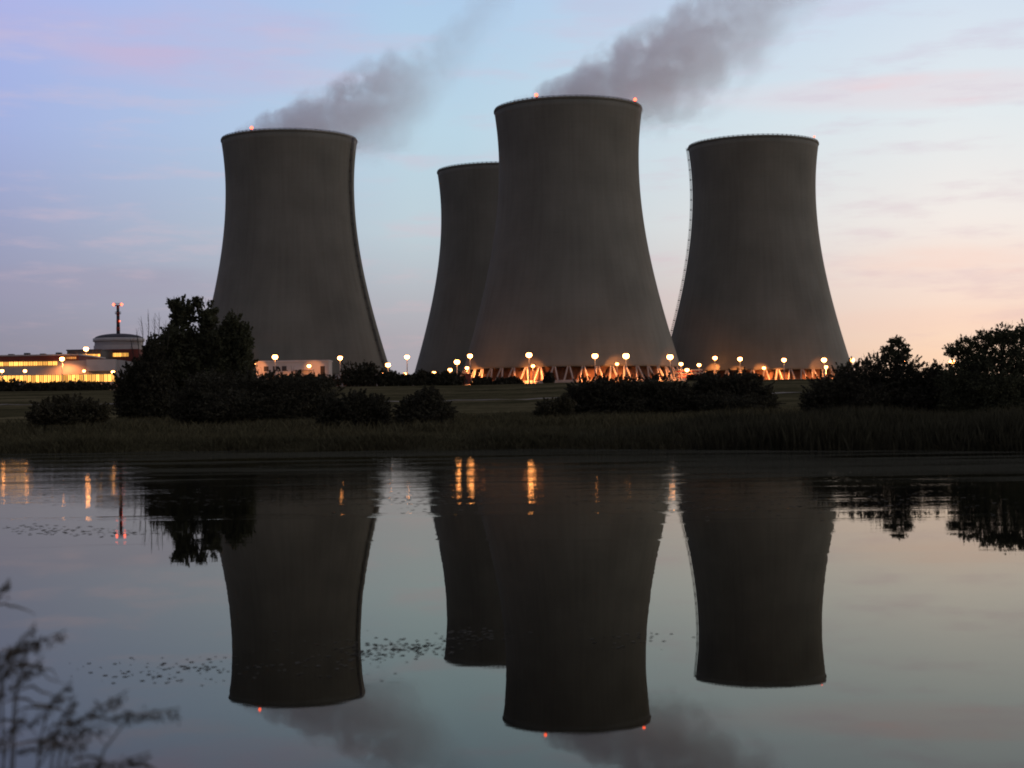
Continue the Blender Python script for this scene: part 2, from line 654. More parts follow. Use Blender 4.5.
# a pale field track along the meadow
def track(name, pts, width):
    mb = MB()
    P = []
    for (x0, y0), (x1, y1) in zip(pts[:-1], pts[1:]):
        n = max(2, int(math.hypot(x1 - x0, y1 - y0) / 4))
        P += [(x0 + (x1 - x0) * k / n, y0 + (y1 - y0) * k / n) for k in range(n)]
    P.append(pts[-1])
    v, f = [], []
    for i, (x, y) in enumerate(P):
        for k in range(5):
            yy = y + width * (k / 4 - .5)
            v.append((x, yy, gz(x, yy) + .10))
    for i in range(len(P) - 1):
        for k in range(4):
            a = i * 5 + k
            f.append((a, a + 5, a + 6, a + 1))
    mb.poly(v, f)
    return tag(mb.build(name, M["path"]), kind="structure")


track("path", [(-260, 520), (-120, 470), (0, 450), (110, 455), (260, 480)], 9.0)

# ------------------------------------------------------------------ cooling towers
TH = 155.0
LINTEL = 8.2


def prof_r(z):
    a = 97.8 if z < 125 else 86.0
    return 39.5 * math.sqrt(1 + ((z - 125) / a) ** 2)


def shell_mesh():
    mb = MB()
    zs = list(np.linspace(LINTEL, TH - 1.4, 46))
    outer = [(prof_r(LINTEL) + .35, LINTEL)] + [(prof_r(LINTEL) + .35, LINTEL + 1.0)] + [(prof_r(z), z) for z in zs if z > LINTEL + 1.0]
    inner = [(prof_r(z) - .5, z) for z in reversed(zs)]
    mb.lathe(outer + inner, 128, closed=True)
    return mb.mesh("shell", M["concrete"], True)


def rim_mesh():
    mb = MB()
    r = prof_r(TH)
    mb.lathe([(r + .05, TH - 1.39), (r + .2, TH - 1.2), (r + .2, TH - .3), (r - .9, TH - .3), (r - .9, TH - 1.39)], 128, closed=True)
    return mb.mesh("rim", M["concrete"], False)


def railing_mesh():
    mb = MB()
    r = prof_r(TH) - .3
    n = 84
    for k in range(n):
        a = 2 * math.pi * k / n
        c = Vector((math.cos(a), math.sin(a), 0))
        s = Vector((-math.sin(a), math.cos(a), 0))
        p = c * r + Vector((0, 0, TH - .3))
        v = []
        for zz in (0, .8):
            for q, e in ((-1, -1), (1, -1), (1, 1), (-1, 1)):
                v.append(p + s * .26 * q + c * .12 * e + Vector((0, 0, zz)))
        mb.poly(v, [(0, 3, 2, 1), (4, 5, 6, 7), (0, 1, 5, 4), (1, 2, 6, 5), (2, 3, 7, 6), (3, 0, 4, 7)])
    for z in (TH + .1, TH + .42):
        mb.lathe([(r - .06, z - .06), (r + .06, z - .06), (r + .06, z + .06), (r - .06, z + .06)], 112, closed=True)
    return mb.mesh("railing", M["steel_dark"])


NLEG = 50       # pairs of slanting legs


def leg_mesh(side):
    mb = MB()
    rt, rb = prof_r(LINTEL) - .1, prof_r(0) + .6
    half = math.pi / NLEG
    a0, a1 = side * half * .12, side * half * .62
    mb.tube([(rt * math.cos(a0), rt * math.sin(a0), LINTEL + .3), (rb * math.cos(a1), rb * math.sin(a1), .4)], [.48, .52], 8)
    mb.box(rb * math.cos(a1) - .9, rb * math.cos(a1) + .9, rb * math.sin(a1) - .9, rb * math.sin(a1) + .9, -.4, .7, .15)
    return mb.mesh("leg", M["concrete_dark"])


def ladder_mesh(az_):
    """caged ladder with landings that follows the shell"""
    mb = MB()
    zs = np.linspace(LINTEL + 2, TH - .4, 40)
    c = Vector((math.cos(az_), math.sin(az_), 0))
    s = Vector((-math.sin(az_), math.cos(az_), 0))
    for q in (-.75, .75):
        mb.tube([c * (prof_r(z) + .55) + s * q + Vector((0, 0, z)) for z in zs], .13, 4)
        mb.tube([c * (prof_r(z) + 1.35) + s * q * .7 + Vector((0, 0, z)) for z in zs], .10, 4)
    z = LINTEL + 2
    k = 0
    while z < TH - 1:
        p = c * (prof_r(z) + .6) + Vector((0, 0, z))
        big = k % 5 == 0
        w, dpt, th = (1.1, 1.0, .28) if big else (.75, .75, .12)
        v = []
        for zz in (-th, th):
            for a, b in ((-1, 0), (1, 0), (1, 1), (-1, 1)):
                v.append(p + s * w * a + c * dpt * (b - .35) + Vector((0, 0, zz)))
        mb.poly(v, [(0, 3, 2, 1), (4, 5, 6, 7), (0, 1, 5, 4), (1, 2, 6, 5), (2, 3, 7, 6), (3, 0, 4, 7)])
        z += 1.3
        k += 1
    return mb.mesh("ladder", M["steel_dark"])


def basin_mesh():
    mb = MB()
    r = prof_r(0) + 1.6
    mb.lathe([(r, -1.5), (r + 2.2, -1.5), (r + 2.2, .9), (r + 2.0, 1.05), (r + 1.6, 1.05), (r + 1.6, -.2), (r, -.2)], 96, closed=True)
    return mb.mesh("basin_wall", M["concrete_dark"])


def fill_mesh():
    mb = MB()
    r = prof_r(LINTEL) - 6.5
    mb.lathe([(0.01, .2), (r, .2), (r, LINTEL + 1.5), (r - 1.5, LINTEL + 4.0), (.01, LINTEL + 4.0)], 96)
    return mb.mesh("packing", M["fill"])


SH = dict(shell=shell_mesh(), rim=rim_mesh(), railing=railing_mesh(), basin_wall=basin_mesh(), packing=fill_mesh())
LEGS = (leg_mesh(-1), leg_mesh(1))
mb = MB(); mb.ball((0, 0, 0), .95, .95, .95, 10, 6)
RED_BALL = mb.mesh("warning_light", M["red_light"], True)
TOWERS = {}


def tower(key, px, d, label, ladder_deg=None, lights=()):
    p = at(px, 250, d)
    t = tag(empty("cooling_tower", (p.x, p.y, PLATEAU)), label, "cooling tower", "hyperbolic cooling towers of the power station")
    for k in ("shell", "rim", "railing", "basin_wall", "packing"):
        obj(k, SH[k], t)
    for k in range(NLEG):
        for me_ in LEGS:
            obj("leg", me_, t, rz=2 * math.pi * k / NLEG)
    toward = math.atan2(-p.y, -p.x)           # bearing of the camera seen from the tower
    if ladder_deg is not None:
        obj("ladder", ladder_mesh(toward + R(ladder_deg)), t)
    for deg in lights:
        a = toward + R(deg)
        r = prof_r(TH) + .2
        o = obj("warning_light", RED_BALL, t, (r * math.cos(a), r * math.sin(a), TH + 1.3))
        if key == "c": o.scale = (.6, .6, .6)
        mbs = MB(); mbs.tube([(0, 0, -1.9), (0, 0, -.9)], .25, 6)
        mbs.build("lamp_stand", M["steel_dark"], o)
    TOWERS[key] = p
    return t


tower("a", 291.0, 992, "dark concrete cooling tower on the left with a ladder down its right flank", 66, (-32,))
tower("b", 570.0, 905, "tallest-looking cooling tower in the centre, two red lights on its rim", None, (-24, 62))
tower("c", 754.5, 1036, "steamless cooling tower on the right, standing apart with open sky either side", -86, (66,))
tower("d", 497.5, 1131, "lower-looking cooling tower half hidden behind the central one")

# ------------------------------------------------------------------ steam
def steam(name, label, tower_p, rows, scale, depth, dens):
    """rows: (x, top, bottom, density) in metres relative to the tower rim centre, x downwind, z up"""
    xs = np.array([r[0] for r in rows]); zt = np.array([r[1] for r in rows]); zb = np.array([r[2] for r in rows]); dn = np.array([r[3] for r in rows])
    zc, rr = (zt + zb) / 2, np.maximum((zt - zb) / 2, 1.0)
    x0, x1 = xs[0], xs[-1]
    xi = np.linspace(x0, x1, 60)
    zci, ri, di = np.interp(xi, xs, zc), np.interp(xi, xs, rr), np.interp(xi, xs, dn)
    dpt = np.interp(xi, [x0, x0 + .15 * (x1 - x0), x1], [depth * .5, depth, depth * 1.2])
    n = 28
    v, f = [], []
    for i in range(60):
        k_ = 1.0 if 0 < i < 59 else .05
        for k in range(n):
            a = 2 * math.pi * k / n
            v.append((xi[i], dpt[i] * k_ * math.cos(a), zci[i] + ri[i] * k_ * math.sin(a)))
    for i in range(59):
        for k in range(n):
            f.append((i * n + k, i * n + (k + 1) % n, (i + 1) * n + (k + 1) % n, (i + 1) * n + k))
    f.append(tuple(range(n - 1, -1, -1))); f.append(tuple(59 * n + k for k in range(n)))
    mb = MB(); mb.poly(v, f)
    m, nn, l = mat_new(name)
    t = N(nn, "ShaderNodeTexCoord")
    s = N(nn, "ShaderNodeSeparateXYZ")
    l.new(t.outputs["Object"], s.inputs[0])
    # turbulence moves the sampling point
    wz = N(nn, "ShaderNodeTexNoise")
    wz.inputs["Scale"].default_value = 1 / 17.0
    wz.inputs["Detail"].default_value = 5.5
    wz.inputs["Roughness"].default_value = .6
    l.new(t.outputs["Object"], wz.inputs["Vector"])
    sx = mth(nn, l, "MULTIPLY", mth(nn, l, "SUBTRACT", s.outputs[0], x0), 1.0 / (x1 - x0))
    zmin, zmax = float(zc.min()), float(zc.max())
    rmax, dmax = float(rr.max()), float(dn.max())
    lut = ramp(nn, l, sx, [(float((a - x0) / (x1 - x0)), (float((c - zmin) / (zmax - zmin)), float(r_ / rmax), float(q / dmax))) for a, c, r_, q in zip(xs, zc, rr, dn)])
    sc = N(nn, "ShaderNodeSeparateColor")
    l.new(lut, sc.inputs[0])
    zcn = mth(nn, l, "MULTIPLY_ADD", sc.outputs[0], zmax - zmin, zmin)
    rn = mth(nn, l, "MULTIPLY", sc.outputs[1], rmax)
    q = mth(nn, l, "DIVIDE", mth(nn, l, "SUBTRACT", s.outputs[2], zcn), rn)
    yy = mth(nn, l, "DIVIDE", s.outputs[1], depth * 1.1)
    dist = mth(nn, l, "SQRT", mth(nn, l, "ADD", mth(nn, l, "MULTIPLY", q, q), mth(nn, l, "MULTIPLY", yy, yy)))
    nzv = mth(nn, l, "MULTIPLY", mth(nn, l, "SUBTRACT", wz.outputs["Fac"], .5), 3.0)
    body = mth(nn, l, "ADD", mth(nn, l, "SUBTRACT", 1.06, dist), nzv)
    edge = mapr(nn, l, dist, .72, .995, 1, 0)
    body = mth(nn, l, "MULTIPLY", mapr(nn, l, body, .10, .46, 0, 1), edge)
    # the updraught keeps the windward (upper) side thick, the lee side thin
    up_ = mapr(nn, l, mth(nn, l, "SUBTRACT", q, mth(nn, l, "MULTIPLY", sx, .5)), -1.2, 0.0, .30, 1.0)
    d = mth(nn, l, "MULTIPLY", mth(nn, l, "MULTIPLY", body, up_), mth(nn, l, "MULTIPLY", sc.outputs[2], dmax * dens))
    pv = N(nn, "ShaderNodeVolumePrincipled")
    pv.inputs["Color"].default_value = (1.0, .965, .97, 1)
    pv.inputs["Anisotropy"].default_value = .25
    l.new(d, pv.inputs["Density"])
    o = N(nn, "ShaderNodeOutputMaterial")
    l.new(pv.outputs[0], o.inputs["Volume"])
    ob = mb.build("steam_plume", m)
    ob.location = (tower_p.x, tower_p.y, PLATEAU + TH)
    try:
        m.cycles.volume_step_rate = .35
    except Exception:
        pass
    return tag(ob, label, "steam plume", "steam drifting from the cooling towers")


def rows_px(cx, cyy, sc, tab):
    return [((x - cx) * sc, (cyy - t) * sc, (cyy - b) * sc, d) for x, t, b, d in tab]


ROLLSHIFT = .0145
steam("steam_white_left", "thin curling steam plume drifting right from the left tower", TOWERS["a"],
      rows_px(289, 138, .616, [(232, 128, 150, .6), (250, 116, 156, 1), (272, 102, 160, 1), (295, 86, 164, 1), (315, 78, 168, 1), (335, 70, 170, 1), (352, 60, 170, .95), (370, 48, 172, .8),
                               (390, 40, 172, .62), (410, 38, 166, .40), (430, 32, 145, .25), (450, 12, 110, .18), (480, -25, 66, .13), (520, -60, 20, .10)]), .616, 26, .043)
steam("steam_white_centre", "thick steam plume streaming up and right from the central tower", TOWERS["b"],
      rows_px(568, 110, .566, [(508, 100, 124, .6), (530, 88, 132, 1), (555, 70, 138, 1), (585, 50, 142, 1), (610, 34, 144, 1), (640, 16, 146, 1), (665, 2, 148, .95), (695, -16, 142, .8),
                               (722, -25, 126, .65), (750, -38, 108, .5), (780, -52, 70, .35), (820, -70, 30, .25), (870, -95, -10, .15), (930, -130, -60, .08)]), .566, 30, .043)

# ------------------------------------------------------------------ lamps
def lamp_meshes(h, tall):
    mb = MB()
    mb.tube([(0, 0, -.3), (0, 0, h * .5), (0, 0, h - .5)], [.34, .26, .2] if tall else [.22, .18, .16], 8)
    pole = mb.mesh("pole", M["steel_pole"], True)
    mb = MB(); mb.box(-.55, .55, -.55, .55, -.3, .45, .12)
    base = mb.mesh("base", M["concrete_dark"])
    r = (1.5 if tall else 1.0) * random.uniform(.85, 1.12)
    mb = MB(); mb.lathe([(.01, h + r * .98), (r * .62, h + r * .80), (r * .7, h + r * .66), (r * .1, h + r * .66)], 12)
    cap = mb.mesh("cap", M["steel_dark"])
    mb = MB(); mb.ball((0, 0, h), r, r, r * .85, 12, 8)
    globe = mb.mesh("lamp_globe", M["lamp"] if tall else M["lamp_low"], True)
    mb = MB()
    for k in range(2):
        a = math.pi * k
        mb.tube([(0, 0, h - .7), (r * .8 * math.cos(a), 0, h - r * 1.0), (r * .95 * math.cos(a), 0, h - r * .3)], .09, 5)
    bracket = mb.mesh("bracket", M["steel_dark"])
    return (("pole", pole), ("base", base), ("cap", cap), ("lamp_globe", globe), ("bracket", bracket))


LAMPS = [
    # x, y, distance, tall, label
    (62, 359, 930, 1, "tall lit yard lamp in front of the long lit hall, on a pale pole"),
    (86, 349, 985, 1, "lit lamp rising above the low roof block just left of the domed building"),
    (275, 357, 850, 1, "tall lit lamp over the left end of the white building under the left tower"),
    (340, 358, 850, 1, "tall lit lamp just right of the white building under the left tower"),
    (407, 357, 840, 1, "tall lit lamp seen against open sky between the left tower and the back tower"),
    (388, 365, 845, 1, "lit lamp at the right foot of the left tower, above a smaller lamp"),
    (457, 362, 835, 1, "lit lamp just left of the tallest lamp at the left foot of the central towers"),
    (470, 356, 830, 1, "tall lit lamp where the row of slanting tower legs begins on the left"),
    (529, 355, 825, 1, "brightest tall lamp in front of the central tower, with a small lamp beside it"),
    (595, 356, 825, 1, "tall lit lamp before the central tower, left one of two standing close"),
    (626, 356, 825, 1, "tall lit lamp before the central tower, right one of two standing close"),
    (670, 357, 830, 1, "tall lit lamp at the right foot of the central tower"),
    (715, 358, 850, 1, "tall lit lamp at the left foot of the right tower, left of a pair"),
    (740, 359, 850, 1, "tall lit lamp before the right tower, right of a pair"),
    (784, 360, 850, 1, "tall lit lamp in the middle of the right tower's foot, above its legs"),
    (824, 360, 850, 1, "tall lit lamp at the right foot of the right tower, above a smaller lamp"),
    (852, 360, 850, 1, "lit lamp peeping over the bushes just right of the right tower"),
    (903, 362, 850, 1, "lamp glimmering through the bushes below the small lone sapling"),
    (952, 362, 850, 1, "lamp glimmering through the left side of the trees at the right"),
    (975, 360, 850, 1, "lamp glimmering deep inside the trees at the right"),
    (384, 373, 840, 0, "small low lamp at the right foot of the left tower"),
    (309, 366, 868, 0, "small orange lamp in front of the white building"),
    (254, 364, 872, 0, "small lamp at the left corner of the white building by the big tree"),
    (405, 374, 830, 0, "small low lamp under the lamp that stands against open sky"),
    (434, 373, 830, 0, "small low lamp alone at the left foot of the back tower"),
    (450, 370, 830, 0, "small lamp just below and left of the medium lamp at the back tower's foot"),
    (467, 368, 828, 0, "small lamp on the left end of the slanting tower legs"),
    (533, 366, 830, 0, "small lamp close under the brightest lamp, lighting the tower legs"),
    (617, 364, 834, 0, "small lamp between the two tall lamps right of the centre tower's middle"),
    (681, 364, 838, 0, "small lamp above the orange lit stage right of the central tower"),
    (687, 370, 830, 0, "small lamp right beside the orange lit stage"),
    (699, 365, 840, 0, "small lamp between the orange lit stage and the right tower's bush"),
    (764, 368, 880, 0, "small lamp at the left end of the right tower's visible legs"),
    (826, 367, 880, 0, "small lamp at the right end of the right tower's visible legs"),
    (25, 371, 900, 0, "small lamp before the left part of the long lit hall"),
    (84, 371, 905, 0, "small lamp before the right part of the long lit hall"),
    (113, 372, 905, 0, "small lamp at the right end of the hall by the big tree"),
    (2, 371, 900, 0, "small lamp at the left edge of the picture before the lit hall"),
]
for (x, y, d, tall, label) in LAMPS:
    for key, gap in (("b", 20.0), ("c", 18.0)):        # stand on the ring road round the tower's foot
        tp = TOWERS[key]
        ox = abs((x - 512) / F * d - tp.x)
        if "left foot of the back" not in label and ox < 60 and (450 < x < 676 if key == "b" else x > 705):
            d = tp.y - math.sqrt(max(0, 66.0 ** 2 - ox ** 2)) - (gap if tall else gap - 6)
    p = at(x, y, d)
    z0 = gz(p.x, p.y)
    t = tag(empty("yard_lamp", (p.x, p.y, z0)), label, "lamp", "lit yard lamps around the power station")
    for nm, me_ in lamp_meshes(p.z - z0, tall):
        obj(nm, me_, t)
    sp = bpy.data.lights.new("beam", "SPOT")
    sp.energy = (160000 if tall else 22000) * (.15 if x < 250 else .3 if x < 460 else .15 if 705 < x < 745 else 1.0) * random.uniform(.7, 1.3)
    sp.color = (1.0, .31, .09)
    sp.spot_size = R(150 if x < 250 else 54 if tall else 50)
    sp.spot_blend = .6
    sp.shadow_soft_size = .4
    so = obj("beam", sp, t, (.5, .9, p.z - z0 - (1.5 if tall else 1.0)))
    so.rotation_euler = (R(90 - (75 if x < 250 else 33 if tall else 5)), 0, 0)        # thrown forwards and down on the tower legs

# ------------------------------------------------------------------ buildings
def bpart(mb, name, mat, parent):
    return mb.build(name, mat, parent)


def win_row(root, x0, x1, y, z0, z1, n, mat, gap=.18):
    w = (x1 - x0) / n
    for k in range(n):
        a, b = x0 + k * w + w * gap * .5, x0 + (k + 1) * w - w * gap * .5
        mb = MB()
        mb.box(a, b, y - .06, y + .3, z0, z1)
        o = mb.build("window", mat, root)
        mb = MB()
        e = .16
        mb.box(a - e, b + e, y - .25, y + .05, z1, z1 + e)
        mb.box(a - e, b + e, y - .25, y + .05, z0 - e, z0)
        mb.box(a - e, a, y - .25, y + .05, z0, z1)
        mb.box(b, b + e, y - .25, y + .05, z0, z1)
        mb.box((a + b) / 2 - .08, (a + b) / 2 + .08, y - .18, y - .07, z0, z1)
        mb.build("frame", M["steel_dark"], o)


# long hall with two bands of lit windows; local x to the right, facade at y = 0
D = 940.0
pl = at(-70, 384, D)
S = D / F
hall = tag(empty("turbine_hall", (pl.x, D, PLATEAU)), "long grey industrial hall with two glowing bands of lit windows", "building")


def hx(px): return (px + 70) * S
def hz(py, px=40): return at(px, py, D).z - PLATEAU


W = hx(120)
ztop = hz(354.5)
mb = MB(); mb.box(0, W, 0, 60, -1, hz(361)); mb.build("wall", M["wall_grey"], hall)
mb = MB(); mb.box(-.4, hx(79), -.4, 60.4, hz(361) + .003, ztop - .8); mb.build("upper_wall", M["wall_red"], hall)
mb = MB(); mb.box(-1, hx(79) + .6, -1, 61, ztop - .797, ztop, .3); mb.build("roof", M["wall_grey"], hall)
win_row(hall, .5, hx(58), -.41, hz(365.5), hz(361.6), 26, M["window_glow"], .12)
win_row(hall, hx(63), hx(77), -.41, hz(359.5), hz(357.2), 7, M["window_dim"], .25)
win_row(hall, .5, hx(116), 0, hz(382.5), hz(375.2), 46, M["window_glow"], .16)
mb = MB(); mb.box(hx(88), hx(117), -3, -.003, hz(372), hz(360.5)); mb.build("annex", M["wall_pale"], hall)
mb = MB()
for k in range(5):
    xx = hx(5 + k * 16)
    mb.box(xx, xx + 3, 6, 10, ztop + .003, ztop + .8 + .5 * (k % 2), .3)
mb.build("roof_vents", M["steel_dark"], hall)

# low roof block behind the hall
D2 = 1010.0
S2 = D2 / F
b0 = at(67, 350, D2); b1 = at(101, 350, D2)
blk = tag(empty("service_block", (b0.x, D2, PLATEAU)), "plain grey flat-roofed block rising behind the long lit hall", "building")
zb = at(80, 349.5, D2).z - PLATEAU
mb = MB(); mb.box(0, b1.x - b0.x, 0, 30, -1, zb - .8); mb.build("wall", M["wall_dark"], blk)
mb = MB(); mb.box(-.5, b1.x - b0.x + .5, -.5, 30.5, zb - .797, zb, .3); mb.build("roof", M["roof"], blk)

win_row(blk, 13 * S2, (b1.x - b0.x) - .5, 0, at(80, 358, D2).z - PLATEAU, at(80, 354.3, D2).z - PLATEAU, 8, M["window_glow"], .14)

# round reactor building with shallow dome
D3 = 1060.0
S3 = D3 / F
c0 = at(119, 350, D3)
rc = tag(empty("reactor_building", (c0.x, D3, PLATEAU)), "round grey building with a shallow dome and lit windows beside the big tree", "building")


def rz_(py): return at(119, py, D3).z - PLATEAU


Rr = 24.5 * S3
mb = MB(); mb.box(-27 * S3, 27 * S3, -Rr - 4, Rr + 4, -1, rz_(350.5)); mb.build("base_wall", M["wall_red"], rc)
mb = MB(); mb.lathe([(Rr, rz_(350.5) + .003), (Rr, rz_(345.8))], 48); mb.build("drum", M["wall_pale"], rc, True)
mb = MB(); mb.lathe([(Rr - .6, rz_(345.8)), (Rr - .6, rz_(341.8))], 48); mb.build("dark_band", M["wall_grey"], rc, True)
mb = MB(); mb.lathe([(Rr + .25, rz_(341.8)), (Rr + .5, rz_(341.4)), (Rr + .5, rz_(338.6)), (Rr - .4, rz_(338.4))], 48); mb.build("parapet", M["wall_pale"], rc, True)
zr0, zr1 = rz_(338.8), rz_(333.6)
mb = MB(); mb.lathe([((Rr - .3) * math.cos(a), zr0 + (zr1 - zr0) * math.sin(a)) for a in np.linspace(0, math.pi / 2 - .01, 10)], 48); mb.build("dome", M["roof"], rc, True)
win_row(rc, -26 * S3, 17 * S3, -Rr - 4, rz_(357.8), rz_(354.2), 18, M["window_glow"], .14)

# ventilation stack on the dome
st = tag(empty("ventilation_stack", (c0.x - .5 * S3, D3, PLATEAU + zr1 - .6)), "slim red and white chimney with red lights on the domed building", "chimney")
zt0 = at(118.5, 305, D3).z - PLATEAU - zr1 + .6
for k in range(4):
    mb = MB()
    mb.tube([(0, 0, zt0 * (k * 2) / 8), (0, 0, zt0 * (k * 2 + 1) / 8)], 1.25 - .1 * k, 10)
    mb.build("shaft", M["steel_dark"], st, True)
for k in range(4):
    mb = MB()
    mb.tube([(0, 0, zt0 * (k * 2 + 1) / 8 + .003), (0, 0, zt0 * (k * 2 + 2) / 8 - .003)], 1.25 - .1 * k, 10)
    mb.build("painted_band", M["red_paint"], st, True)
for zz, rr_ in ((zt0 * .70, 1.9), (zt0 * .985, 2.2)):
    mb = MB()
    mb.lathe([(1.3, zz - .25), (rr_, zz - .2), (rr_, zz + .2), (1.3, zz + .25)], 14)
    for k in range(10):
        a = 2 * math.pi * k / 10
        mb.tube([(rr_ * math.cos(a), rr_ * math.sin(a), zz + .2), (rr_ * math.cos(a), rr_ * math.sin(a), zz + 1.3)], .08, 4)
    mb.lathe([(rr_ - .07, zz + 1.25), (rr_ + .07, zz + 1.25), (rr_ + .07, zz + 1.4), (rr_ - .07, zz + 1.4)], 14, closed=True)
    mb.build("gallery", M["steel_dark"], st)
for sx in (-1, 1):
    o = obj("warning_light", RED_BALL, st, (sx * 2.6, -.6, zt0 + .3))
for zz in (.45,):
    obj("warning_light", RED_BALL, st, (1.5, -1.2, zt0 * zz)).scale = (.5, .5, .5)

# white building before the left tower
D4 = 885.0
S4 = D4 / F
w0 = at(256, 376, D4)
wb = tag(empty("pump_house", (w0.x, D4, PLATEAU)), "low white flat-roofed building at the foot of the left tower", "building")


def wz_(py): return at(290, py, D4).z - PLATEAU


Ww = 73 * S4
mb = MB(); mb.box(0, Ww, 0, 16, -1, wz_(361.6)); mb.build("wall", M["wall_pale"], wb)
mb = MB(); mb.box(-.4, Ww + .4, -.4, 16.4, wz_(361.6) + .003, wz_(360.4), .2); mb.build("roof", M["white_paint"], wb)
mb = MB(); mb.box(64.5 * S4, 69 * S4, -.15, .1, -.5, wz_(366.5)); o = mb.build("door", M["door"], wb)
mb = MB(); mb.box(68 * S4, 68.3 * S4, -.35, -.16, 1.1, 1.3); mb.build("handle", M["steel_pole"], o)
for k in range(3):
    xa = (8 + k * 9) * S4
    mb = MB(); mb.box(xa, xa + 2.6, -.12, .05, wz_(371), wz_(366)); o = mb.build("window", M["steel_dark"], wb)
    mb = MB(); mb.box(xa - .2, xa + 2.8, -.4, -.003, wz_(371) - .3, wz_(371)); mb.build("sill", M["white_paint"], o)
mb = MB()
mb.box(38 * S4, 58 * S4, -4, -.4, wz_(370.3), wz_(369.6))
mb.box(38.5 * S4, 39 * S4, -3.8, -3.3, -.5, wz_(370.3)); mb.box(57 * S4, 57.5 * S4, -3.8, -3.3, -.5, wz_(370.3))
mb.build("canopy", M["wall_pale"], wb)

# steel pipe stage lit orange between the central and the right tower
D5 = 842.0
S5 = D5 / F
q0 = at(677, 376, D5)
pr = tag(empty("pipe_rack", (q0.x, D5, PLATEAU)), "open steel pipe stage lit orange between the central and right towers", "pipe rack")
Wp = 24 * S5
zp = at(690, 371, D5).z - PLATEAU
mb = MB()
for k in range(6):
    for yy in (0, 4):
        mb.box(k * Wp / 5 - .2, k * Wp / 5 + .2, yy - .2, yy + .2, -.5, zp)
mb.build("post", M["steel_pole"], pr)
mb = MB()
for yy in (.6, 1.8, 3.0):
    for zz in (zp * .45, zp * .72, zp + .4):
        mb.tube([(-1, yy, zz), (Wp + 1, yy, zz)], .4, 8)
mb.build("pipes", M["concrete_dark"], pr, True)
mb = MB()
for zz in (zp * .45 - .5, zp * .72 - .5, zp - .1):
    mb.box(-.3, Wp + .3, -.3, -.205, zz - .15, zz + .15); mb.box(-.3, Wp + .3, 4.205, 4.3, zz - .15, zz + .15)
mb.build("beams", M["red_paint"], pr)

# little brick hut at the left end of the legs
D6 = 832.0
S6 = D6 / F
h0_ = at(463, 380, D6)
hut = tag(empty("brick_hut", (h0_.x, D6, PLATEAU)), "small reddish hut at the left end of the slanting tower legs", "hut")
zh = at(467, 374.5, D6).z - PLATEAU
mb = MB(); mb.box(0, 8 * S6, 0, 5, -.5, zh); mb.build("wall", M["wall_red"], hut)
mb = MB(); mb.box(-.4, 8 * S6 + .4, -.4, 5.4, zh + .003, zh + .5, .15); mb.build("roof", M["roof"], hut)
mb = MB(); mb.box(1.2, 2.4, -.12, .05, -.2, 2.1); mb.build("door", M["door"], hut)

# ------------------------------------------------------------------ vegetation
def leaves(centres, sizes, up_bias=0.0, slim=.55):
    n = len(centres)
    a = rng.normal(size=(n, 3)); a /= np.linalg.norm(a, axis=1)[:, None]
    a[:, 2] += up_bias
    a /= np.linalg.norm(a, axis=1)[:, None]
    b = np.cross(a, rng.normal(size=(n, 3))); b /= np.linalg.norm(b, axis=1)[:, None]
    s = sizes[:, None]
    return np.stack([centres - a * s, centres + b * s * slim, centres + a * s, centres - b * s * slim], 1)


def clump_points(clumps, n, twig=0.0):
    """points in a set of ellipsoids (cx,cy,cz,rx,ry,rz), gathered in sprays so that gaps stay open"""
    vol = np.array([c[3] * c[5] for c in clumps]); vol = vol / vol.sum()
    out = []
    for c, q in zip(clumps, vol):
        k = max(30, int(n * q))
        ns = max(6, k // 22)
        u = rng.normal(size=(ns, 3)); u /= np.linalg.norm(u, axis=1)[:, None]
        rad = rng.uniform(.12, 1, ns) ** .5 * rng.uniform(.82, 1.12, ns)
        sp = u * rad[:, None] * .80
        idx = rng.integers(0, ns, k)
        p = sp[idx] + rng.normal(size=(k, 3)) * .11
        out.append(np.array(c[:3]) + p * np.array(c[3:]))
        # sprigs that break the outline
        m_ = max(16, int(54 * (q * len(clumps)) ** .5))
        u = rng.normal(size=(m_, 3)); u /= np.linalg.norm(u, axis=1)[:, None]
        u[:, 2] = u[:, 2] * .9 + .15
        per = max(6, k // 90)
        t = rng.uniform(0, 1, (m_, per, 1)) ** .8
        L = rng.uniform(.15, .55, (m_, 1, 1))
        dirv = u + rng.normal(size=(m_, 3)) * .25 + np.array([0, 0, .5])
        dirv /= np.linalg.norm(dirv, axis=1)[:, None]
        p = u[:, None, :] * .72 + dirv[:, None, :] * t * L + rng.normal(size=(m_, per, 3)) * .035 * (1.15 - t)
        out.append(np.array(c[:3]) + p.reshape(-1, 3) * np.array(c[3:]))
    return np.concatenate(out)


def px_clump(x, y, rx, ry, d, dd=0.0, ky=1.0):
    p = at(x, y, d + dd)
    s = d / F
    return (p.x, p.y, p.z, rx * s, max(rx, ry) * s * ky, ry * s)


